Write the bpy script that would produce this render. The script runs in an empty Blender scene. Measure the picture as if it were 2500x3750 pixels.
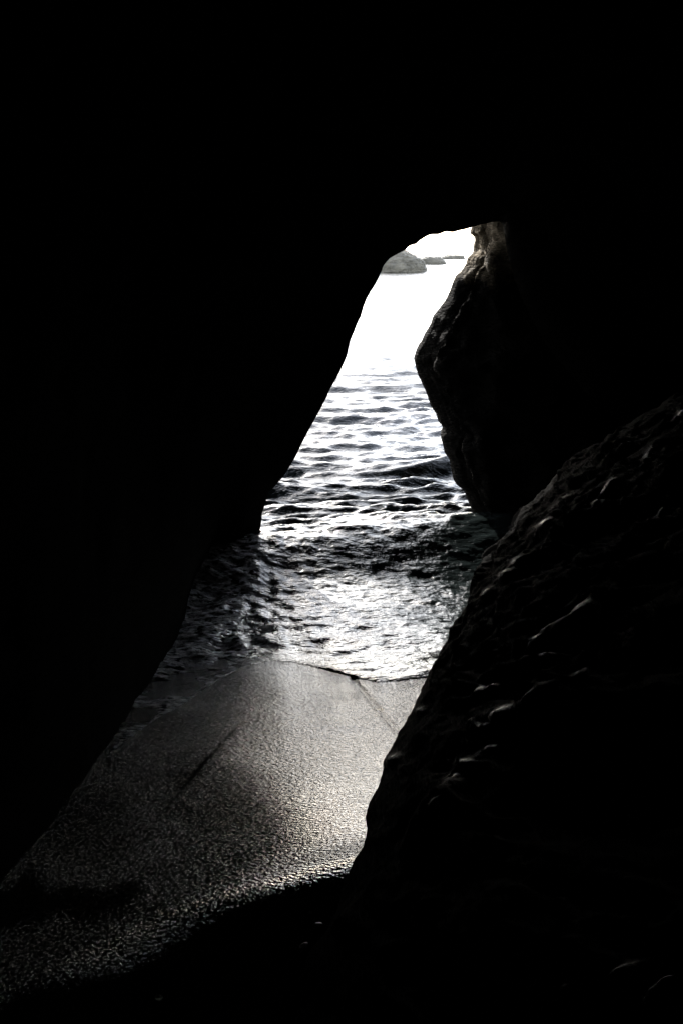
import bpy, math, random
import numpy as np
from mathutils import Vector, Matrix

rng = np.random.default_rng(7)
random.seed(7)
scene = bpy.context.scene
COL = scene.collection

# ------------------------------------------------------------------ camera
CAM_H = 2.4                       # metres above the sea
FPX = 4021.0                      # focal length in photo pixels
PITCH = math.atan((1875 - 850) / FPX)
cp, sp = math.cos(PITCH), math.sin(PITCH)

def ray(px, py):
    a, b = (px - 1250) / FPX, (1875 - py) / FPX
    return np.array([a, cp + b * sp, -sp + b * cp])

def at_depth(px, py, Y):
    d = ray(px, py); t = Y / d[1]
    return np.array([d[0] * t, Y, CAM_H + d[2] * t])

def on_level(px, py, z):
    d = ray(px, py); t = (z - CAM_H) / d[2]
    return np.array([d[0] * t, d[1] * t, z])

# ------------------------------------------------------------------ noise
def _hash(ix, iy, iz, seed):
    h = (ix.astype(np.int64) * 374761393 + iy.astype(np.int64) * 668265263 + iz.astype(np.int64) * 2147483647 + seed * 974634777) & 0xFFFFFFFF
    h = ((h ^ (h >> 13)) * 1274126177) & 0xFFFFFFFF
    h = ((h ^ (h >> 16)) * 2246822519) & 0xFFFFFFFF
    return ((h ^ (h >> 15)) & 0xFFFFFF) / float(0xFFFFFF) * 2 - 1

def noise3(p, seed=0):
    f = np.floor(p); i = f.astype(np.int64); u = p - f
    u = u * u * u * (u * (u * 6 - 15) + 10)
    r = 0
    for dx in (0, 1):
        wx = u[:, 0] if dx else 1 - u[:, 0]
        for dy in (0, 1):
            wy = u[:, 1] if dy else 1 - u[:, 1]
            for dz in (0, 1):
                wz = u[:, 2] if dz else 1 - u[:, 2]
                r = r + wx * wy * wz * _hash(i[:, 0] + dx, i[:, 1] + dy, i[:, 2] + dz, seed)
    return r

def fbm(p, octv=5, lac=2.1, gain=0.5, seed=0, ridged=False):
    a, s, tot = 1.0, 0, 0
    for k in range(octv):
        n = noise3(p, seed + k * 17)
        if ridged:
            n = 1 - 2 * np.abs(n)
        s = s + a * n; tot += a
        p = p * lac + 3.17; a *= gain
    return s / tot

def sstep(a, b, x):
    t = np.clip((x - a) / (b - a), 0, 1)
    return t * t * (3 - 2 * t)

# ------------------------------------------------------------------ mesh helpers
def grid_faces(nu, nv, wrap_v=False):
    i = np.arange(nu - 1)[:, None]
    j = np.arange(nv if wrap_v else nv - 1)[None, :]
    j2 = (j + 1) % nv
    return np.stack([i * nv + j, i * nv + j2, (i + 1) * nv + j2, (i + 1) * nv + j], -1).reshape(-1, 4)

def make_mesh(name, verts, faces, mat, smooth=True, flip=False, parent=None):
    verts = np.asarray(verts, np.float32); faces = np.asarray(faces, np.int32)
    if flip:
        faces = faces[:, ::-1]
    k = faces.shape[1]
    me = bpy.data.meshes.new(name)
    me.vertices.add(len(verts)); me.vertices.foreach_set('co', verts.ravel())
    me.loops.add(faces.size); me.loops.foreach_set('vertex_index', faces.ravel())
    me.polygons.add(len(faces))
    me.polygons.foreach_set('loop_start', np.arange(0, faces.size, k, dtype=np.int32))
    me.polygons.foreach_set('loop_total', np.full(len(faces), k, np.int32))
    me.update(calc_edges=True); me.validate()
    me.polygons.foreach_set('use_smooth', np.full(len(me.polygons), smooth))
    me.materials.append(mat)
    ob = bpy.data.objects.new(name, me); COL.objects.link(ob)
    if parent:
        ob.parent = parent
    return ob

def grid_normals(V):
    du = np.gradient(V, axis=0); dv = np.gradient(V, axis=1)
    n = np.cross(du, dv)
    return n / (np.linalg.norm(n, axis=-1, keepdims=True) + 1e-9)

def resample(P, n, closed=False):
    P = np.asarray(P, float)
    d = np.r_[0, np.cumsum(np.linalg.norm(np.diff(P, axis=0), axis=1))]
    t = np.linspace(0, d[-1], n)
    return np.stack([np.interp(t, d, P[:, k]) for k in range(P.shape[1])], 1)

def tag(o, label, cat, group=None):
    o['label'] = label; o['category'] = cat
    if group:
        o['group'] = group

# ------------------------------------------------------------------ materials
def new_mat(name):
    m = bpy.data.materials.new(name); m.use_nodes = True
    nt = m.node_tree; b = nt.nodes['Principled BSDF']
    return m, nt, b

def N(nt, kind, **kw):
    n = nt.nodes.new(kind)
    for k, v in kw.items():
        if k in n.inputs.keys():
            n.inputs[k].default_value = v
        else:
            setattr(n, k, v)
    return n

def ramp(nt, fac, stops):
    r = nt.nodes.new('ShaderNodeValToRGB')
    e = r.color_ramp.elements
    while len(e) < len(stops):
        e.new(0.5)
    for x, (p, c) in zip(e, stops):
        x.position = p
        x.color = (c, c, c, 1) if not isinstance(c, tuple) else (*c, 1)
    nt.links.new(fac, r.inputs['Fac'])
    return r

def mapping(nt, scale, rot=(0, 0, 0)):
    tc = nt.nodes.new('ShaderNodeTexCoord'); mp = nt.nodes.new('ShaderNodeMapping')
    mp.inputs['Scale'].default_value = scale; mp.inputs['Rotation'].default_value = rot
    nt.links.new(tc.outputs['Object'], mp.inputs['Vector'])
    return mp.outputs['Vector']

def rock_material(name, dark, light, rough, bump_h, scale=1.0, spec=0.5):
    m, nt, b = new_mat(name); L = nt.links.new
    v = mapping(nt, (1, 1, 1)); vs = mapping(nt, (1.0, 0.45, 2.2), (0.5, 0.35, 0.2))
    n1 = N(nt, 'ShaderNodeTexNoise', Scale=1.7 * scale, Detail=8.0, Roughness=0.65); L(v, n1.inputs['Vector'])
    n2 = N(nt, 'ShaderNodeTexNoise', Scale=9 * scale, Detail=8.0, Roughness=0.6); L(vs, n2.inputs['Vector'])
    n3 = N(nt, 'ShaderNodeTexVoronoi', Scale=26 * scale); L(vs, n3.inputs['Vector'])
    c = ramp(nt, n1.outputs['Fac'], [(0.32, dark), (0.68, light)])
    L(c.outputs['Color'], b.inputs['Base Color'])
    r = ramp(nt, n2.outputs['Fac'], [(0.3, rough[0]), (0.7, rough[1])])
    L(r.outputs['Color'], b.inputs['Roughness'])
    b.inputs['Specular IOR Level'].default_value = spec
    b1 = N(nt, 'ShaderNodeBump', Strength=1.0, Distance=bump_h); L(n2.outputs['Fac'], b1.inputs['Height'])
    b2 = N(nt, 'ShaderNodeBump', Strength=0.6, Distance=bump_h * 0.25); L(n3.outputs['Distance'], b2.inputs['Height'])
    L(b1.outputs['Normal'], b2.inputs['Normal']); L(b2.outputs['Normal'], b.inputs['Normal'])
    return m

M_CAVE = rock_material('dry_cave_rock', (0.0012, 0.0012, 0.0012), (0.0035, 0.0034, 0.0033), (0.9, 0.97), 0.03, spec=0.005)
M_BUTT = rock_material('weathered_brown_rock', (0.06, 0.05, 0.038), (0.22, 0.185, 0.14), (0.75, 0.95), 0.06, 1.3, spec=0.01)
def add_painted_lit_top(m):
    # shade painted into the colour as near black below, lit top painted pale
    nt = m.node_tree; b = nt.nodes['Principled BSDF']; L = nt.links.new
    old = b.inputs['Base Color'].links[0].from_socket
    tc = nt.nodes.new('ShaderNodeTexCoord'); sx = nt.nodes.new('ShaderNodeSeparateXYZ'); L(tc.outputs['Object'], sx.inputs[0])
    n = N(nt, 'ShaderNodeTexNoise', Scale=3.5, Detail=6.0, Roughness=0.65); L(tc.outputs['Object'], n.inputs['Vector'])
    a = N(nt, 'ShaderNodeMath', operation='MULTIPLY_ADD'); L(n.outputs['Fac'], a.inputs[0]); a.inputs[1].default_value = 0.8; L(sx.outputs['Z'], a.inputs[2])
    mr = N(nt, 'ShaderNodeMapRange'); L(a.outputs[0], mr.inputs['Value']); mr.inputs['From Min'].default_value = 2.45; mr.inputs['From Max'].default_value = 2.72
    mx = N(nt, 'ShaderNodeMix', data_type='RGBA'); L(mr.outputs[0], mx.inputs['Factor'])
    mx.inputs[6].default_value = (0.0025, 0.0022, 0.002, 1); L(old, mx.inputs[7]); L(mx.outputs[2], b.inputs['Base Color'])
add_painted_lit_top(M_BUTT)
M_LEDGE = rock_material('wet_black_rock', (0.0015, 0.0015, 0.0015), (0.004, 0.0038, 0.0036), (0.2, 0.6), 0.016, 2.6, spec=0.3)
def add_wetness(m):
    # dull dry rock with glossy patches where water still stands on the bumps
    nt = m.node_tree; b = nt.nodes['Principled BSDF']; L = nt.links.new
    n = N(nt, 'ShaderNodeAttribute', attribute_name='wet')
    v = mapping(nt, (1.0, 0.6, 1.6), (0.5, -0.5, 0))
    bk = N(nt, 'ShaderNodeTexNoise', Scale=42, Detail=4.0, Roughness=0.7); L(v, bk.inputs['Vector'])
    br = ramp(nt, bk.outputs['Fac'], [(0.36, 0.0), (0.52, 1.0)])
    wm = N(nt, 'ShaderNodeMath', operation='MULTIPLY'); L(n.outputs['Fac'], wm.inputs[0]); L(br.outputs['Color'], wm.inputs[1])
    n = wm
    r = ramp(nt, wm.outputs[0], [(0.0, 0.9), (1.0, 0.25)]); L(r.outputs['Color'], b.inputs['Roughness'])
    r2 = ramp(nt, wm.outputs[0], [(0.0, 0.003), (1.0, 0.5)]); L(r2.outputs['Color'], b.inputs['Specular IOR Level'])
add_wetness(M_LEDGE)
M_SEAROCK = rock_material('mussel_covered_rock', (0.085, 0.076, 0.058), (0.20, 0.175, 0.13), (0.35, 0.7), 0.12, 1.2, spec=0.4)

def sand_material():
    m, nt, b = new_mat('wet_black_sand'); L = nt.links.new
    v = mapping(nt, (1, 1.7, 1), (0, 0, 0.15))
    big = N(nt, 'ShaderNodeTexNoise', Scale=2.2, Detail=5.0, Roughness=0.6); L(v, big.inputs['Vector'])
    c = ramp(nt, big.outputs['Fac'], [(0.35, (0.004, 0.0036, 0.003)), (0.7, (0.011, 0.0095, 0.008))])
    L(c.outputs['Color'], b.inputs['Base Color'])
    g1 = N(nt, 'ShaderNodeTexNoise', Scale=58, Detail=2.0, Roughness=0.6); L(v, g1.inputs['Vector'])
    r = ramp(nt, big.outputs['Fac'], [(0.3, 0.07), (0.7, 0.11)])
    L(r.outputs['Color'], b.inputs['Roughness'])
    b.inputs['Specular IOR Level'].default_value = 0.42
    # ripple grain left by the last backwash, and coarser grit lying in drifts on the left
    ag = N(nt, 'ShaderNodeAttribute', attribute_name='grain'); at2 = N(nt, 'ShaderNodeAttribute', attribute_name='grit')
    b1 = N(nt, 'ShaderNodeBump', Strength=1.0, Distance=0.0135); L(g1.outputs['Fac'], b1.inputs['Height']); L(ag.outputs['Fac'], b1.inputs['Strength'])
    g3 = N(nt, 'ShaderNodeTexNoise', Scale=95, Detail=2.0, Roughness=0.7); L(v, g3.inputs['Vector'])
    gh = ramp(nt, g3.outputs['Fac'], [(0.56, 0.0), (0.74, 1.0)])
    b2 = N(nt, 'ShaderNodeBump', Strength=1.0, Distance=0.010); L(gh.outputs['Color'], b2.inputs['Height']); L(at2.outputs['Fac'], b2.inputs['Strength'])
    L(b1.outputs['Normal'], b2.inputs['Normal']); L(b2.outputs['Normal'], b.inputs['Normal'])
    return m

def water_material():
    m, nt, b = new_mat('dark_sea_water'); L = nt.links.new
    v = mapping(nt, (1, 1.8, 1))
    tc = nt.nodes.new('ShaderNodeTexCoord'); sx = nt.nodes.new('ShaderNodeSeparateXYZ'); L(tc.outputs['Object'], sx.inputs[0])
    fx = N(nt, 'ShaderNodeMapRange'); L(sx.outputs['X'], fx.inputs['Value'])
    fx.inputs['From Min'].default_value = -0.10; fx.inputs['From Max'].default_value = -0.6
    fy = N(nt, 'ShaderNodeMapRange'); L(sx.outputs['Y'], fy.inputs['Value'])
    fy.inputs['From Min'].default_value = 8.6; fy.inputs['From Max'].default_value = 6.2
    fn = N(nt, 'ShaderNodeTexNoise', Scale=19, Detail=6.0, Roughness=0.7); L(v, fn.inputs['Vector'])
    fr = ramp(nt, fn.outputs['Fac'], [(0.42, 0.0), (0.62, 1.0)])
    m0 = N(nt, 'ShaderNodeMath', operation='MULTIPLY'); L(fx.outputs[0], m0.inputs[0]); L(fy.outputs[0], m0.inputs[1])
    # a raft of foam drifting in the middle of the swash
    ds = N(nt, 'ShaderNodeVectorMath', operation='MULTIPLY_ADD'); L(tc.outputs['Object'], ds.inputs[0])
    ds.inputs[1].default_value = (1.6, 2.6, 0); ds.inputs[2].default_value = (0.10 * 1.6, -7.05 * 2.6, 0)
    ln = N(nt, 'ShaderNodeVectorMath', operation='LENGTH'); L(ds.outputs[0], ln.inputs[0])
    rf = N(nt, 'ShaderNodeMapRange'); L(ln.outputs['Value'], rf.inputs['Value'])
    rf.inputs['From Min'].default_value = 1.1; rf.inputs['From Max'].default_value = 0.2; rf.inputs['To Max'].default_value = 0.8
    m1 = N(nt, 'ShaderNodeMath', operation='MAXIMUM'); L(m0.outputs[0], m1.inputs[0]); L(rf.outputs[0], m1.inputs[1])
    m2 = N(nt, 'ShaderNodeMath', operation='MULTIPLY'); L(m1.outputs[0], m2.inputs[0]); L(fr.outputs['Color'], m2.inputs[1])
    mc = N(nt, 'ShaderNodeMix', data_type='RGBA'); L(m2.outputs[0], mc.inputs['Factor'])
    mc.inputs[6].default_value = (0.006, 0.008, 0.008, 1); mc.inputs[7].default_value = (0.8, 0.8, 0.8, 1)
    L(mc.outputs[2], b.inputs['Base Color'])
    b.inputs['Roughness'].default_value = 0.06
    b.inputs['IOR'].default_value = 1.333
    g1 = N(nt, 'ShaderNodeTexNoise', Scale=7, Detail=5.0, Roughness=0.55); L(v, g1.inputs['Vector'])
    g2 = N(nt, 'ShaderNodeTexNoise', Scale=34, Detail=3.0, Roughness=0.5); L(v, g2.inputs['Vector'])
    b1 = N(nt, 'ShaderNodeBump', Strength=1.0, Distance=0.020); L(g1.outputs['Fac'], b1.inputs['Height'])
    b2 = N(nt, 'ShaderNodeBump', Strength=1.0, Distance=0.006); L(g2.outputs['Fac'], b2.inputs['Height'])
    L(b1.outputs['Normal'], b2.inputs['Normal']); L(b2.outputs['Normal'], b.inputs['Normal'])
    return m

M_SAND = sand_material()
M_WATER = water_material()

# ------------------------------------------------------------------ sand height
def ridge_y(x):
    return 3.02 + 0.46 * np.minimum(x, 0.4) - 0.10 * np.minimum(x, 0) ** 2

SEGS = []      # grooves: (ax, ay, bx, by, depth, width)

def seg_dist(x, y, ax, ay, bx, by):
    dx, dy = bx - ax, by - ay
    t = np.clip(((x - ax) * dx + (y - ay) * dy) / (dx * dx + dy * dy), 0, 1)
    return np.hypot(x - ax - t * dx, y - ay - t * dy)

def sand_z(x, y, fine=True):
    x = np.asarray(x, float); y = np.asarray(y, float)
    d = y - ridge_y(x)
    k = 0.055
    sp_ = k * np.logaddexp(0, d / k)                 # rounded crest
    fade = 1 - sstep(0.40, 0.85, -x)
    slope_in = 0.20 * fade
    z = 0.50 + slope_in * np.maximum(d - sp_, -1.2) - 0.152 * sp_
    near_shore = y - 6.2
    z = z + 0.085 * np.where(near_shore > 0, near_shore, 0) * 0.9 * sstep(6.2, 9, y)
    z = np.where(y > 9, np.maximum(-0.33 - 0.04 * (y - 9), -6) * sstep(8.5, 10, y) + z * (1 - sstep(8.5, 10, y)), z)
    z = z + 0.012 * np.minimum(np.where(x < 0, x * x, 0), 3.0)
    if fine:
        p = np.stack([x.ravel() * 0.9, y.ravel() * 0.9, 0 * x.ravel()], 1)
        z = z + (0.018 * fbm(p, 3, seed=5)).reshape(x.shape)
        for ax, ay, bx, by, dep, w in SEGS:      # little scarps cut by the backwash, the side facing left is the step
            q = seg_dist(x, y, ax, ay, bx, by)
            sd_ = ((x - ax) * (by - ay) - (y - ay) * (bx - ax)) / math.hypot(bx - ax, by - ay)
            if by < ay:
                sd_ = -sd_
            if ax > -0.05:                            # a rill running back to the sea
                z = z - 1.2 * dep * np.exp(-(q / (1.5 * w)) ** 2)
            else:
                z = z + dep * sstep(-w, w, sd_) * np.exp(-(q / 0.10) ** 2)
    return z

def on_sand(px, py):
    z = 0.2
    for _ in range(12):
        p = on_level(px, py, z)
        z = float(sand_z(np.array([p[0]]), np.array([p[1]]), False)[0])
    p = on_level(px, py, z)
    return p

for (a, b, dep, w) in [((1290, 2478), (1385, 2590), 0.010, 0.010), ((1385, 2590), (1475, 2690), 0.006, 0.010),
                       ((840, 2690), (745, 2800), 0.004, 0.010), ((745, 2800), (610, 2960), 0.003, 0.010)]:
    A, B = on_sand(*a), on_sand(*b)
    SEGS.append((A[0], A[1], B[0], B[1], dep, w))

def lines(dense, lo, hi, n_dense, outer_lo, outer_hi, n_out=14):
    a = np.linspace(lo, hi, n_dense)
    l = lo - np.geomspace(0.05, lo - outer_lo, n_out)[::-1]
    r = hi + np.geomspace(0.05, outer_hi - hi, n_out)
    return np.r_[l, a, r]

xs = lines(True, -2.1, 1.6, 400, -600, 600, 18)
ys = lines(True, 1.5, 7.0, 560, -14, 3800, 22)
X, Y = np.meshgrid(xs, ys, indexing='ij')
Z = sand_z(X, Y)
sand = make_mesh('sand', np.stack([X, Y, Z], -1).reshape(-1, 3), grid_faces(*X.shape), M_SAND, flip=True)
sand['kind'] = 'structure'
dr = (Y - ridge_y(X))
pn = fbm(np.stack([X.ravel() * 1.8 + Y.ravel() * 0.8, Y.ravel() * 1.1, 0 * X.ravel()], 1), 4, seed=91).reshape(X.shape)
grain = np.where(dr > 0, 0.34 + 0.66 * sstep(0.25, 1.8, dr), 0.34) * (0.12 + 0.88 * np.maximum(sstep(-0.10, 0.03, dr), 0.15 * sstep(-0.5, -1.0, X))) + 0.14 * pn * sstep(-0.4, 0.3, dr)
left = sstep(0.25, -1.0, X - 0.10 * (Y - 3.2) + 0.3 * pn)
grain = grain * (1 - 0.6 * left) * (1 - 0.30 * np.exp(-((dr - 0.55) / 0.30) ** 2) * sstep(0.15, -0.3, X)) + 0.34 * np.exp(-((dr - 0.05) / 0.11) ** 2) * sstep(-1.15, -0.5, X)
grain = np.clip(grain, 0.04, 1)
grit = np.clip(sstep(0.05, -0.75, X + 0.45 * pn) * (0.55 + 0.6 * pn), 0, 1) * (0.10 + 0.12 * sstep(-0.4, -0.8, X) + 0.78 * sstep(-0.35, -0.02, dr))
for nm, arr in (('grain', grain), ('grit', grit)):
    at = sand.data.attributes.new(nm, 'FLOAT', 'POINT'); at.data.foreach_set('value', arr.astype(np.float32).ravel())

# ------------------------------------------------------------------ water
EDGE = np.array([on_sand(*p)[:2] for p in
    [(150, 2960), (330, 2810), (500, 2695), (640, 2595), (780, 2500), (880, 2450), (980, 2420), (1090, 2425), (1190, 2447),
     (1290, 2481), (1400, 2499), (1480, 2490), (1560, 2483), (1700, 2475)]])
EDGE = EDGE[np.argsort(EDGE[:, 0])]
_ex = np.linspace(EDGE[0, 0], EDGE[-1, 0], 300); _ey = np.interp(_ex, EDGE[:, 0], EDGE[:, 1])
_ey = np.convolve(np.pad(_ey, 12, mode='edge'), np.ones(25) / 25, 'valid'); EDGE = np.stack([_ex, _ey], 1)

WAVES = []
for k in range(140):
    lam = 0.08 * (1.5 / 0.08) ** rng.random()
    ang = rng.normal(0.0, 0.34 if lam > 0.3 else 0.45) + (0.12 if k % 2 else -0.12)
    slope = 0.049 * (0.6 + 0.8 * rng.random()) * (1.30 if 0.12 < lam < 0.50 else 0.65)
    WAVES.append((lam, math.sin(ang), math.cos(ang), slope * lam / (2 * math.pi), rng.random() * 6.283))

CROSS = []
for k in range(22):
    lam = 0.10 * (0.5 / 0.10) ** rng.random(); ang = rng.normal(0, 0.5) + (1.2 if k % 2 else -1.2)
    CROSS.append((lam, math.sin(ang), math.cos(ang), 0.060 * lam / 6.2832, rng.random() * 6.283))

def water_z(x, y, dy):
    ye = np.interp(x, EDGE[:, 0], EDGE[:, 1])
    p = np.stack([x.ravel() * 5, y.ravel() * 3, 0 * x.ravel()], 1)
    ye = ye + 0.035 * fbm(p, 3, seed=41).reshape(x.shape) + 0.10 * fbm(p * 0.35, 3, seed=43).reshape(x.shape) * sstep(-0.1, -0.5, x)
    d = y - ye
    s = sand_z(x, y)
    thick = np.where(d > 0, (0.0012 + 0.018 * sstep(-0.32, 0.05, x)) * (1 - np.exp(-d / 0.035)), d * 0.5)
    k = 0.012
    base = k * np.logaddexp((s + thick) / k, 0.02 / k)
    base = np.where(d > 0, base, s + thick)
    amp = (0.20 + 0.80 * sstep(7.0, 9.0, y)) * (1 - 0.30 * sstep(11.5, 15.0, y)) * (1 - 0.35 * sstep(16, 24, y)) * (1 - 0.5 * sstep(30, 70, y))
    # warped coordinates so that crests bend and break up
    q = np.stack([x.ravel() * 0.5, y.ravel() * 0.35, 0 * x.ravel()], 1)
    wx = x + 0.35 * noise3(q, 51).reshape(x.shape); wy = y + 0.35 * noise3(q, 77).reshape(x.shape)
    gust = 1.0 + 0.45 * noise3(q * 1.6, 99).reshape(x.shape)
    # the small wave arriving at the mouth, and the one behind
    c1 = 7.86 + 0.18 * np.sin(x * 1.3 + 0.4) + 0.10 * x
    e1 = y - c1
    amp = amp * (1 - 0.8 * np.exp(-((y - c1 + 0.32) / 0.34) ** 2))
    w1 = 0.25 * np.where(e1 < 0, np.exp(-(e1 / 0.48) ** 2), np.exp(-(e1 / 0.8) ** 2)) * (0.8 + 0.2 * sstep(-0.7, 0.6, x))
    c2 = 11.2 + 0.3 * np.sin(x * 0.9 + 2)
    e2 = y - c2
    w2 = 0.05 * np.where(e2 < 0, np.exp(-(e2 / 0.5) ** 2), np.exp(-(e2 / 0.9) ** 2))
    h = 0
    swl = 1.0; sws = 1.0 + 0.25 * (1 - sstep(6.8, 8.6, y))
    for lam, sx, sy, a, ph in WAVES:
        f = sstep(1.5, 2.6, lam / dy)
        th = (wx * sx * 0.7 + wy * sy) * 6.2832 / lam + ph
        h = h + a * f * (swl if lam > 0.35 else sws) * (np.cos(th) + 0.22 * np.cos(2 * th))
    cr = 0                                            # wavelets thrown back off the cave walls
    for lam, sx, sy, a, ph in CROSS:
        cr = cr + a * np.cos((wx * sx + wy * sy) * 6.2832 / lam + ph)
    cr = cr * (1 - sstep(7.8, 8.6, y)) * sstep(0.05, -0.45, x)
    on = sstep(0.0, 0.6, d)
    rip = np.stack([x.ravel() * 7, y.ravel() * 13, 0 * x.ravel()], 1)
    r = 0.015 * fbm(rip, 4, seed=63).reshape(x.shape) * (1 - sstep(8, 10, y))
    return base + on * (amp * gust * h + w1 + w2 + cr) + sstep(0, np.where(x < -0.1, 0.5, 0.12), d) * r

angs = np.r_[-np.geomspace(0.23, 2.2, 26)[::-1], np.linspace(-0.225, 0.165, 440), np.geomspace(0.17, 2.2, 26)]
deps = []
y_ = 4.2
while y_ < 60:
    deps.append(y_)
    y_ += max(0.011, 0.5 * 3.67 / FPX * (y_ ** 2 + CAM_H ** 2) / CAM_H)
deps = np.r_[np.array(deps), np.geomspace(62, 3800, 90)]
A, D = np.meshgrid(angs, deps, indexing='ij')
dy = np.gradient(deps)[None, :] * np.ones_like(A)
WX = A * D
WZ = water_z(WX, D, dy)
sea = make_mesh('sea_water', np.stack([WX, D, WZ], -1).reshape(-1, 3), grid_faces(*A.shape), M_WATER, flip=True)
sea['kind'] = 'structure'

# ------------------------------------------------------------------ the cave arch (left wall, roof, shell round the camera)
LIP_PX = [(952, 1986), (952, 1946), (957, 1922), (960, 1882), (976, 1834), (984, 1802), (1006, 1784), (1040, 1744), (1063, 1709), (1086, 1672),
    (1106, 1629), (1135, 1574), (1155, 1537), (1178, 1494), (1195, 1462), (1212, 1422), (1232, 1388), (1253, 1348), (1273, 1302), (1284, 1250),
    (1300, 1212), (1311, 1182), (1323, 1159), (1333, 1124), (1346, 1092), (1361, 1063), (1375, 1040), (1388, 1013), (1399, 990), (1403, 975),
    (1411, 964), (1426, 946), (1445, 935), (1465, 924), (1484, 916), (1495, 902), (1507, 897), (1522, 895), (1537, 881), (1564, 864), (1576, 860),
    (1606, 860), (1625, 851), (1637, 850), (1656, 853), (1675, 846), (1702, 840), (1725, 833), (1759, 822), (1801, 814), (1826, 811), (1840, 822), (1846, 870), (1860, 950), (1900, 1080), (1990, 1250), (2150, 1450), (2400, 1650), (2700, 1800)]
FOOT_PX = [(952, 1986), (938, 2004), (893, 2062), (839, 2120), (817, 2143), (790, 2170), (759, 2205), (719, 2259), (692, 2299), (679, 2339), (652, 2384),
    (607, 2433), (562, 2491), (531, 2536), (500, 2570), (478, 2615), (435, 2682), (383, 2749), (344, 2787), (316, 2840), (239, 2930), (182, 3017), (96, 3112), (0, 3220)]

lip = []
for i, (px, py) in enumerate(LIP_PX):
    lip.append(at_depth(px, py, 8.15 - 0.6 * min(1, i / 30)) - (0.0 if px < 1835 else 0.0))
lip = [lip[0] + np.array([-0.05, 0, -0.9])] + lip
lip += [np.array(p) for p in [(3.3, 7.4, 0.3), (3.5, 7.3, -0.9)]]
NV = 420
lip = resample(lip, NV)
foot = np.array([on_sand(*p) if i > 2 else on_level(p[0], p[1], 0.02) for i, p in enumerate(FOOT_PX)])
foot = foot[np.argsort(foot[:, 1])]

def foot_x(y):
    if y < foot[0, 1]:
        return foot[0, 0] - 0.35 * (foot[0, 1] - y)
    return float(np.interp(y, foot[:, 1], foot[:, 0]))

v = np.linspace(0, 1, NV)
def wide(yy, apex, xr=3.5):
    xl = foot_x(yy) - (0.02 if yy < 7.9 else 0)
    # superelliptic arch, left foot sunk under the sand
    th = math.pi * (1 - v)
    c, s = np.cos(th), np.sin(th)
    e = 0.62
    ux = np.sign(c) * np.abs(c) ** e; uz = np.abs(s) ** e
    mid, half = (xl + xr) / 2, (xr - xl) / 2
    return np.stack([mid + half * ux, np.full(NV, yy), -0.9 + (apex + 0.9) * uz], 1)

stations, disp = [], []
back = wide(-4.0, 3.4); cen = np.array([0.5, -4.6, 1.2])
for f in (0.02, 0.3, 0.6, 0.85):
    st = cen + (back - cen) * f; st[:, 1] = -4.6 + 0.5 * f; stations.append(st); disp.append(0.25)
inner = np.r_[np.linspace(-4, 1.5, 12), np.linspace(1.8, 7.9, 110)]
for yy in inner:
    w = wide(yy, 3.5 + 0.5 * math.sin(yy * 0.5))
    s = min(1.0, max(0.0, (8.05 - yy) / 3.0)) ** 0.6
    st = lip * (1 - s) + w * s
    st[:, 1] = yy + (lip[:, 1] - 8.15) * (1 - s)
    # the foot follows the line where wall and sand meet
    wgt = np.exp(-np.maximum(0, st[:, 2] + 0.9 - 1.0) / 0.5) * (v < 0.4)
    st[:, 0] = st[:, 0] * (1 - wgt) + wgt * (foot_x(yy) + 0.04 * np.maximum(0, st[:, 2]))
    stations.append(st); disp.append(0.10 * min(1, (8.4 - yy) / 2.5))
stations.append(lip.copy()); disp.append(0.011)
ctr = np.array([1.0, 0, -0.9])
for g, dyy in ((0.06, 0.10), (0.2, 0.25), (0.5, 0.5), (1.0, 1.0), (1.6, 2.0), (2.0, 3.4), (2.5, 4.9), (2.9, 6.0), (5.0, 6.3), (7.0, 5.6)):  # unseen outer overhang and left flank, added to block sky and sun
    st = lip.copy(); off = lip - ctr; off[:, 1] = 0
    off /= np.linalg.norm(off, axis=1, keepdims=True)
    st += off * g * np.array([1.5, 0, 1.0]); st[:, 1] += dyy * np.clip((lip[:, 2] - 0.2) / 2.0, 0.12, 1)
    st[:, 2] = np.where(lip[:, 2] < 0, -0.9, st[:, 2])
    stations.append(st); disp.append(min(0.25, 0.12 * g + 0.01))
for k, yy in enumerate((6, 3, 0, -3, -6)):
    st = stations[-1].copy(); st[:, 1] = yy; st[:, 2] += 0.3; stations.append(st); disp.append(0.3)
st = stations[-1].copy() * 0.02 + np.array([0.5, -7, 1.2]); st[:, 1] = -7; stations.append(st); disp.append(0.0)
V = np.stack(stations)
nrm = grid_normals(V)
P = V.reshape(-1, 3)
dn = fbm(P * 0.8, 5, seed=3, ridged=True) * 0.7 + 0.3 * fbm(P * 3.1, 4, seed=9)
dd = np.array(disp)[:, None] * dn.reshape(V.shape[:2])
px_keep = np.clip((np.abs(V[:, :, 1]) * 0 + 1), 0, 1)
near_foot = np.exp(-np.maximum(0, V[:, :, 2] - 0.35) / 0.25) * (v[None, :] < 0.4)
dd = dd * (1 - 0.85 * near_foot)
# push into the rock only, so the passage never narrows below its outline
cent = np.array([0.6, 0, 1.0])
outw = V - cent; outw[:, :, 1] = 0
sgn = np.sign((nrm * outw).sum(-1)); sgn[sgn == 0] = 1
nrm = nrm * sgn[..., None]
dd = np.where(np.array(disp)[:, None] > 0.0115, np.abs(dd), dd)
V = V + nrm * dd[..., None]
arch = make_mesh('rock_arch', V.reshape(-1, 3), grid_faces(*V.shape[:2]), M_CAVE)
tag(arch, 'black overhanging rock arch forming the left wall and roof over the cave mouth', 'rock arch')

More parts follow.
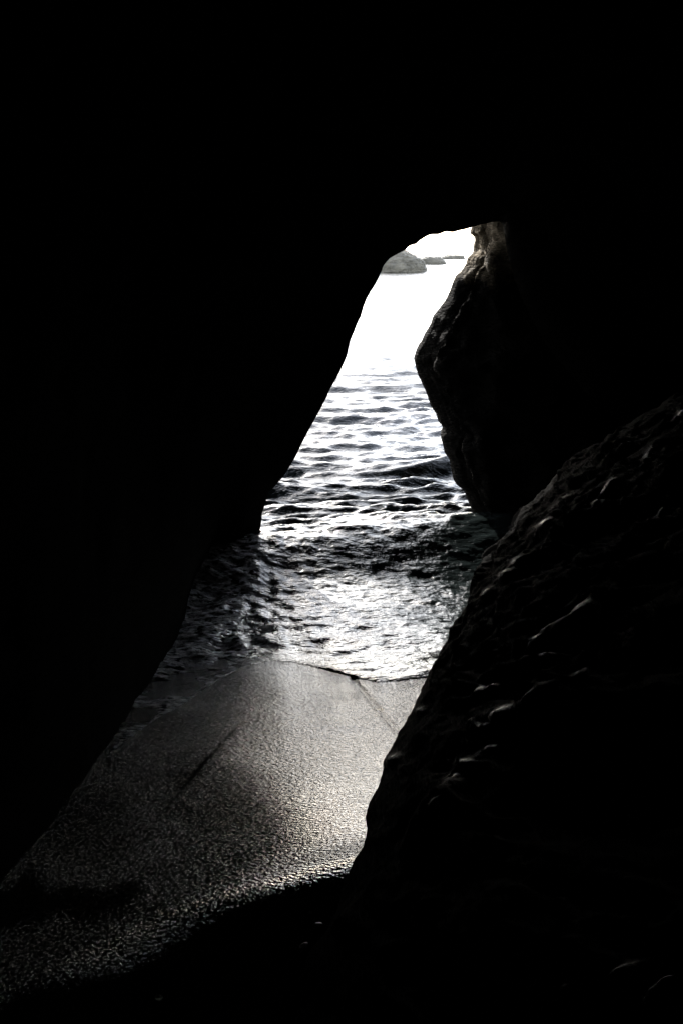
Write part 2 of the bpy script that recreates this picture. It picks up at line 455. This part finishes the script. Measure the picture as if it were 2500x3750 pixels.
# ------------------------------------------------------------------ the buttress on the right side of the mouth
BUT_PX = [(1729, 780), (1727, 800), (1725, 833), (1717, 853), (1736, 868), (1738, 880), (1732, 895), (1731, 924), (1709, 945), (1704, 968), (1687, 994), (1667, 1010), (1658, 1029), (1646, 1063),
    (1629, 1101), (1602, 1136), (1583, 1159), (1572, 1193), (1553, 1224), (1541, 1251), (1524, 1274), (1513, 1312), (1520, 1346), (1530, 1377), (1534, 1384),
    (1557, 1434), (1574, 1485), (1594, 1514), (1603, 1543), (1622, 1565), (1610, 1594), (1620, 1629), (1626, 1658), (1643, 1680), (1652, 1726),
    (1657, 1755), (1672, 1778), (1697, 1795), (1709, 1830), (1723, 1864), (1732, 1904), (1752, 1933), (1769, 1956), (1815, 1973), (1831, 1996), (1834, 2019), (1836, 2040)]
S = np.array([at_depth(px, py, 8.7) for px, py in BUT_PX])
S = np.r_[np.array([S[0] + np.array([0.9, 0, 3.4]), S[0] + np.array([0.45, 0, 1.6]), S[0] + np.array([0.12, 0, 0.45])]), S, np.array([S[-1] + np.array([0.1, 0, -0.5])])]
S = resample(S, 300)
OFF = np.array([(9, 5.0), (5, 4.2), (2.4, 3.2), (0.9, 2.3), (0.30, 1.3), (0.09, 0.6), (0.015, 0.15), (0, 0), (0.02, -0.07), (0.09, -0.2), (0.24, -0.36), (0.6, -0.6), (1.2, -0.85), (2.2, -1.0), (4.0, -1.1), (9, -1.1)])
OFF = resample(np.c_[OFF], 130) if False else np.stack([np.interp(np.linspace(0, 15, 151), np.arange(16), OFF[:, k]) for k in (0, 1)], 1)
B = np.zeros((len(S), len(OFF), 3))
topness = sstep(1.95, 2.35, S[:, 2])
for j in range(len(S)):
    o = OFF.copy()
    front = o[:, 1] < 0
    # towards the top the face swings round to show its lit, seaward-left side
    o[front, 0] = o[front, 0] * (1 - 0.45 * topness[j]); o[front, 1] = o[front, 1] * (1 + 0.35 * topness[j])
    B[j, :, 0] = S[j, 0] + o[:, 0]; B[j, :, 1] = S[j, 1] + o[:, 1]; B[j, :, 2] = S[j, 2]
nb = grid_normals(B)
P = B.reshape(-1, 3)
f1 = fbm(P * np.array([2.2, 2.2, 3.2]), 5, seed=21, ridged=True)
f2 = fbm(P * 9, 4, seed=29, ridged=True)
amt = np.clip(np.abs(np.arange(151) - 70) / 22.0, 0, 1)[None, :] * 0.10 + 0.004
idx = np.arange(151)[None, :]
db = (f1 * 0.75 + 0.25 * f2).reshape(B.shape[:2])
db = np.where(idx < 95, -np.abs(db), db) * (0.004 + np.where(idx > 70, 0.10 * sstep(74, 100, idx), 0.08 * sstep(50, 25, idx) + 0.45 * sstep(20, 4, idx)) * np.where(idx > 70, 1, 0.6))
db = db - 0.035 * np.abs(f2).reshape(B.shape[:2]) * topness[:, None] * sstep(70, 78, idx)
out = B - np.array([6, 11, 1.5]); sg = np.sign((nb * out).sum(-1)); nb = nb * sg[..., None]
B = B + nb * db[..., None]
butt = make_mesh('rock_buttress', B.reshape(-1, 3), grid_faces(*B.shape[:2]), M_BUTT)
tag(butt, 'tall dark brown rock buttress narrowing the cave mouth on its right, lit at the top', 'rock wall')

# ------------------------------------------------------------------ the wet ledge along the right side
LEDGE_PX = [(1836, 2030), (1825, 2085), (1774, 2166), (1720, 2210), (1704, 2242), (1679, 2284), (1656, 2325), (1637, 2370), (1628, 2408), (1608, 2440), (1570, 2472), (1548, 2504),
    (1525, 2561), (1503, 2606), (1464, 2682), (1411, 2753), (1387, 2825), (1358, 2911), (1335, 2959), (1318, 3007), (1323, 3055), (1320, 3093), (1291, 3150), (1263, 3179),
    (1234, 3265), (1205, 3361), (1165, 3440), (1085, 3533), (1050, 3640), (1033, 3744)]
F = [on_level(LEDGE_PX[0][0], LEDGE_PX[0][1], 0.0)] + [on_sand(*p) for p in LEDGE_PX[1:]]
F += [F[-1] + np.array([-0.02, -0.5, 0]), F[-1] + np.array([0.0, -1.2, 0]), F[-1] + np.array([0.1, -2.4, 0])]
F = resample(F, 900)
CREST_Y = np.array([-2, 3.5, 5.0, 6.3, 7.3, 8.0, 8.6]); CREST_Z = np.array([2.3, 2.0, 1.6, 0.93, 0.46, 0.10, 0.0]); CREST_X = np.array([2.4, 1.95, 1.62, 1.52, 1.42, 1.22, 1.18])
nw = 330
t = np.linspace(0, 1, nw)
G = np.zeros((len(F), nw, 3))
for j in range(len(F)):
    f = F[j]; yy = f[1]
    top = np.array([max(f[0] + 0.06, np.interp(yy, CREST_Y, CREST_X)), yy + 0.25, max(f[2] + 0.05, np.interp(yy, CREST_Y, CREST_Z))])
    prof = np.array([f + [0.0, 0, -0.45], f + [0, 0, 0.0], f + (top - f) * [0.16, 0.15, 0.24], f + (top - f) * [0.5, 0.5, 0.62], f + (top - f) * [0.78, 0.8, 0.9], top,
                     top + [0.6, 0.1, 0.1], top + [1.6, 0.2, -0.2], top + [2.2, 0.2, -2.0]])
    w = np.array([0, .08, .22, .48, .66, .78, .88, .96, 1])
    for k in range(3):
        G[j, :, k] = np.interp(t, w, prof[:, k])
# soften the polyline profile
for _ in range(40):
    G[:, 1:-1] = 0.25 * G[:, :-2] + 0.5 * G[:, 1:-1] + 0.25 * G[:, 2:]
ng = grid_normals(G)
out = G - np.array([4, 3, -2]); sg = np.sign((ng * out).sum(-1)); ng = ng * sg[..., None]
P = G.reshape(-1, 3)
R = np.array(Matrix.Rotation(0.55, 3, 'X') @ Matrix.Rotation(-0.5, 3, 'Y'))
Q = P @ R.T
g1 = fbm(Q * np.array([1.3, 0.9, 2.6]), 4, seed=31, ridged=True)
g2 = fbm(Q * np.array([5.0, 3.0, 8.0]), 4, seed=37, ridged=True)
amt = sstep(0.10, 0.32, t)[None, :]
dg = (0.11 * g1 + 0.045 * g2).reshape(G.shape[:2]) * amt + 0.010 * g2.reshape(G.shape[:2]) * (1 - amt)
G = G + ng * dg[..., None]
# wet knobs standing out of the slope: photo spot, length, width, slant, wetness
KNOBS = [(1806, 2517, 60, 14, 15, 1), (1832, 2609, 45, 14, 20, 1), (1768, 2673, 25, 12, 30, .8), (1806, 2740, 45, 15, 20, 1), (1707, 2796, 30, 8, 8, .8), (1672, 2851, 35, 15, 20, .9),
    (1962, 2360, 35, 12, 35, .8), (1940, 2548, 50, 6, 42, .8), (2004, 2309, 50, 6, 30, .7), (2125, 2230, 60, 10, 35, .7), (2004, 2402, 35, 9, 25, .7), (2138, 2462, 40, 6, 25, .6),
    (1781, 2166, 16, 6, 40, .7), (1848, 2099, 20, 6, 35, .7), (1883, 2469, 16, 5, 45, .7), (1733, 2644, 15, 7, 10, .8), (1589, 2941, 25, 6, 45, .5), (1538, 2600, 12, 9, 10, .6), (1440, 2777, 20, 14, 25, .6),
    (2208, 1808, 45, 12, 50, .9), (2055, 1834, 30, 6, 40, .7), (1997, 1913, 30, 8, 35, .7), (2246, 1763, 20, 7, 30, .7), (2490, 1515, 22, 10, 45, .8), (2437, 1834, 40, 11, 65, .4), (2374, 1661, 30, 8, 50, .4), (1895, 2050, 22, 8, 35, .5),
    (1937, 3655, 100, 8, 22, .9), (2119, 3636, 70, 15, 15, .9), (2272, 3569, 50, 8, 30, .8), (2464, 3602, 60, 13, 25, .9), (2406, 3674, 50, 9, 28, .6), (1756, 3724, 35, 12, 8, .9), (1976, 3731, 60, 9, 8, .7)]
gy = np.maximum(G[..., 1] * cp - (G[..., 2] - CAM_H) * sp, 0.2)
gu = 1250 + FPX * G[..., 0] / gy
gv = 1875 - FPX * (G[..., 1] * sp + (G[..., 2] - CAM_H) * cp) / gy
wet = np.zeros(G.shape[:2]); kn = np.zeros(G.shape[:2])
front = ((t > 0.06) & (t < 0.72))[None, :] & (G[..., 1] > 1.0)
wob = 0.5 * fbm(P * 24, 4, seed=71).reshape(wet.shape)
for px, py, Lk, Wk, an, st_ in KNOBS:
    if py > 3400:
        Wk, st_ = Wk * 1.7, 1.0
    ca, sa = math.cos(math.radians(an)), math.sin(math.radians(an))
    a = ((gu - px) * ca - (gv - py) * sa) / Lk; b = ((gu - px) * sa + (gv - py) * ca) / Wk
    a = a + wob; b = b + wob * 1.6
    wet = np.maximum(wet, st_ * np.exp(-(a * a + b * b) * 0.9) * front)
    wk = max(1.4 * Wk / FPX, 0.020 / max(1.5, float(np.median(gy[(np.abs(a) < 1) & (np.abs(b) < 1)])) if ((np.abs(a) < 1) & (np.abs(b) < 1)).any() else 3)) * FPX
    b = b * Wk / wk
    kn += (1.0 if py < 3400 else 1.5) * (wk / FPX * gy) * np.exp(-(a / 1.4) ** 2 - (b - 0.7) ** 2) * front
G = G + ng * kn[..., None]
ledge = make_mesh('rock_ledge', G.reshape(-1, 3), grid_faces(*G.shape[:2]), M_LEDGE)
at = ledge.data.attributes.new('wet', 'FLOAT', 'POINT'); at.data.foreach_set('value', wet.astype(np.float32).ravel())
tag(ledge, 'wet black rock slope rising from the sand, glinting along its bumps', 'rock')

# ------------------------------------------------------------------ rocks out in the sea
def sea_rock(px0, px1, py_top, py_base, depth_scale, seed, label):
    c = on_level((px0 + px1) / 2, py_base, 0.0)
    Yc = c[1]
    halfw = (px1 - px0) / 2 / FPX * Yc
    h = (py_base - py_top) / FPX * Yc
    nu, nv_ = 70, 160
    ph = np.linspace(-0.35, math.pi / 2, nu)[:, None]; th = np.linspace(0, 2 * math.pi, nv_, endpoint=False)[None, :]
    e = 0.8
    cph = np.cos(ph) ** e
    x = cph * np.cos(th); y = cph * np.sin(th); z = np.sin(ph) * np.ones_like(th)
    D3 = np.stack([x, y, z], -1)
    n1 = fbm(D3.reshape(-1, 3) * 1.3 + seed, 3, seed=seed).reshape(x.shape)
    n2 = fbm(D3.reshape(-1, 3) * 9 + seed, 3, seed=seed + 3, ridged=True).reshape(x.shape)
    r = 1 + 0.14 * n1 + 0.05 * n2
    Vv = D3 * r[..., None] * np.array([halfw, halfw * depth_scale, h])
    ob = make_mesh('sea_rock', Vv.reshape(-1, 3), grid_faces(nu, nv_, True), M_SEAROCK)
    ob.location = (c[0], Yc + halfw * depth_scale * 0.8, 0)
    tag(ob, label, 'rock', 'rocks rising out of the sea')
    return ob

sea_rock(1338, 1562, 924, 998, 0.8, 3, 'largest domed grey rock in the sea, partly behind the arch')
sea_rock(1522, 1634, 938, 968, 0.9, 11, 'small sloping grey rock just behind the largest domed rock in the sea')
sea_rock(1602, 1706, 933, 949, 0.7, 19, 'low flat dark rock farthest out in the sea, near the buttress')

# ------------------------------------------------------------------ pebbles on the near sand
M_PEB = rock_material('wet_pebble', (0.10, 0.10, 0.10), (0.22, 0.22, 0.21), (0.12, 0.25), 0.002, 12, spec=0.6)
def pebble(px, py, size, rz, seed, label):
    c = on_sand(px, py)
    c[2] = float(sand_z(np.array([c[0]]), np.array([c[1]]))[0])
    nu, nv_ = 18, 28
    ph = np.linspace(-math.pi / 2, math.pi / 2, nu)[:, None]; th = np.linspace(0, 2 * math.pi, nv_, endpoint=False)[None, :]
    D3 = np.stack([np.cos(ph) * np.cos(th), np.cos(ph) * np.sin(th), np.sin(ph) * np.ones_like(th)], -1)
    r = 1 + 0.14 * fbm(D3.reshape(-1, 3) * 1.4 + seed, 2, seed=seed).reshape(D3.shape[:2])
    Vv = D3 * r[..., None] * np.array(size)
    ob = make_mesh('pebble', Vv.reshape(-1, 3), grid_faces(nu, nv_, True), M_PEB)
    ob.location = (c[0], c[1], c[2] + size[2] * 0.45); ob.rotation_euler = (0.15, 0.1, rz)
    tag(ob, label, 'pebble', 'wet pebbles on the sand beside the ledge')
    return ob

pebble(1165, 3398, (0.016, 0.011, 0.008), 0.2, 1, 'pale wet pebble at the foot of the rock slope, farther from the camera')
pebble(1113, 3470, (0.017, 0.008, 0.008), 0.9, 2, 'thin slanting pale pebble nearer the camera beside the rock slope')
pebble(1136, 3350, (0.006, 0.005, 0.005), 0.0, 3, 'tiny bright pebble on the sand above the pale wet pebble')
pebble(583, 3658, (0.011, 0.008, 0.006), 0.1, 4, 'small pebble alone on the dark sand near the bottom edge')

# ------------------------------------------------------------------ light
SUN_EL, SUN_AZ = math.radians(27), math.radians(-21)     # azimuth measured from straight ahead, minus = left
world = bpy.data.worlds.new('World'); scene.world = world; world.use_nodes = True
nt = world.node_tree
sky = nt.nodes.new('ShaderNodeTexSky'); sky.sky_type = 'NISHITA'; sky.sun_disc = False
sky.sun_elevation = SUN_EL; sky.sun_rotation = SUN_AZ
sky.air_density = 1.0; sky.dust_density = 1.3; sky.ozone_density = 1.0
bg = nt.nodes['Background']; bg.inputs['Strength'].default_value = 0.15
hs = nt.nodes.new('ShaderNodeHueSaturation'); hs.inputs['Saturation'].default_value = 0.5     # thin bright overcast
nt.links.new(sky.outputs['Color'], hs.inputs['Color']); nt.links.new(hs.outputs['Color'], bg.inputs['Color'])

sd = bpy.data.lights.new('sun', 'SUN'); sd.energy = 4.0; sd.angle = math.radians(0.5); sd.color = (1, 0.97, 0.92)
so = bpy.data.objects.new('sun', sd); COL.objects.link(so)
to_sun = Vector((math.sin(SUN_AZ) * math.cos(SUN_EL), math.cos(SUN_AZ) * math.cos(SUN_EL), math.sin(SUN_EL)))
so.rotation_euler = to_sun.to_track_quat('Z', 'Y').to_euler()
so.location = to_sun * 50

cd = bpy.data.cameras.new('camera'); co = bpy.data.objects.new('camera', cd); COL.objects.link(co)
cd.sensor_fit = 'VERTICAL'; cd.sensor_height = 36; cd.lens = 36 * FPX / 3750
cd.clip_start = 0.05; cd.clip_end = 9000
co.location = (0, 0, CAM_H); co.rotation_euler = (math.pi / 2 - PITCH, 0, 0)
scene.camera = co

scene.view_settings.view_transform = 'Standard'; scene.view_settings.look = 'None'
scene.view_settings.exposure = 2.7; scene.view_settings.gamma = 1
scene.cycles.max_bounces = 6; scene.cycles.diffuse_bounces = 3; scene.cycles.glossy_bounces = 4
scene.cycles.sample_clamp_indirect = 1.0
scene.cycles.use_denoising = True
scene.cycles.denoiser = 'OPENIMAGEDENOISE'
scene.cycles.denoising_input_passes = 'RGB_ALBEDO_NORMAL'
scene.cycles.denoising_prefilter = 'ACCURATE'
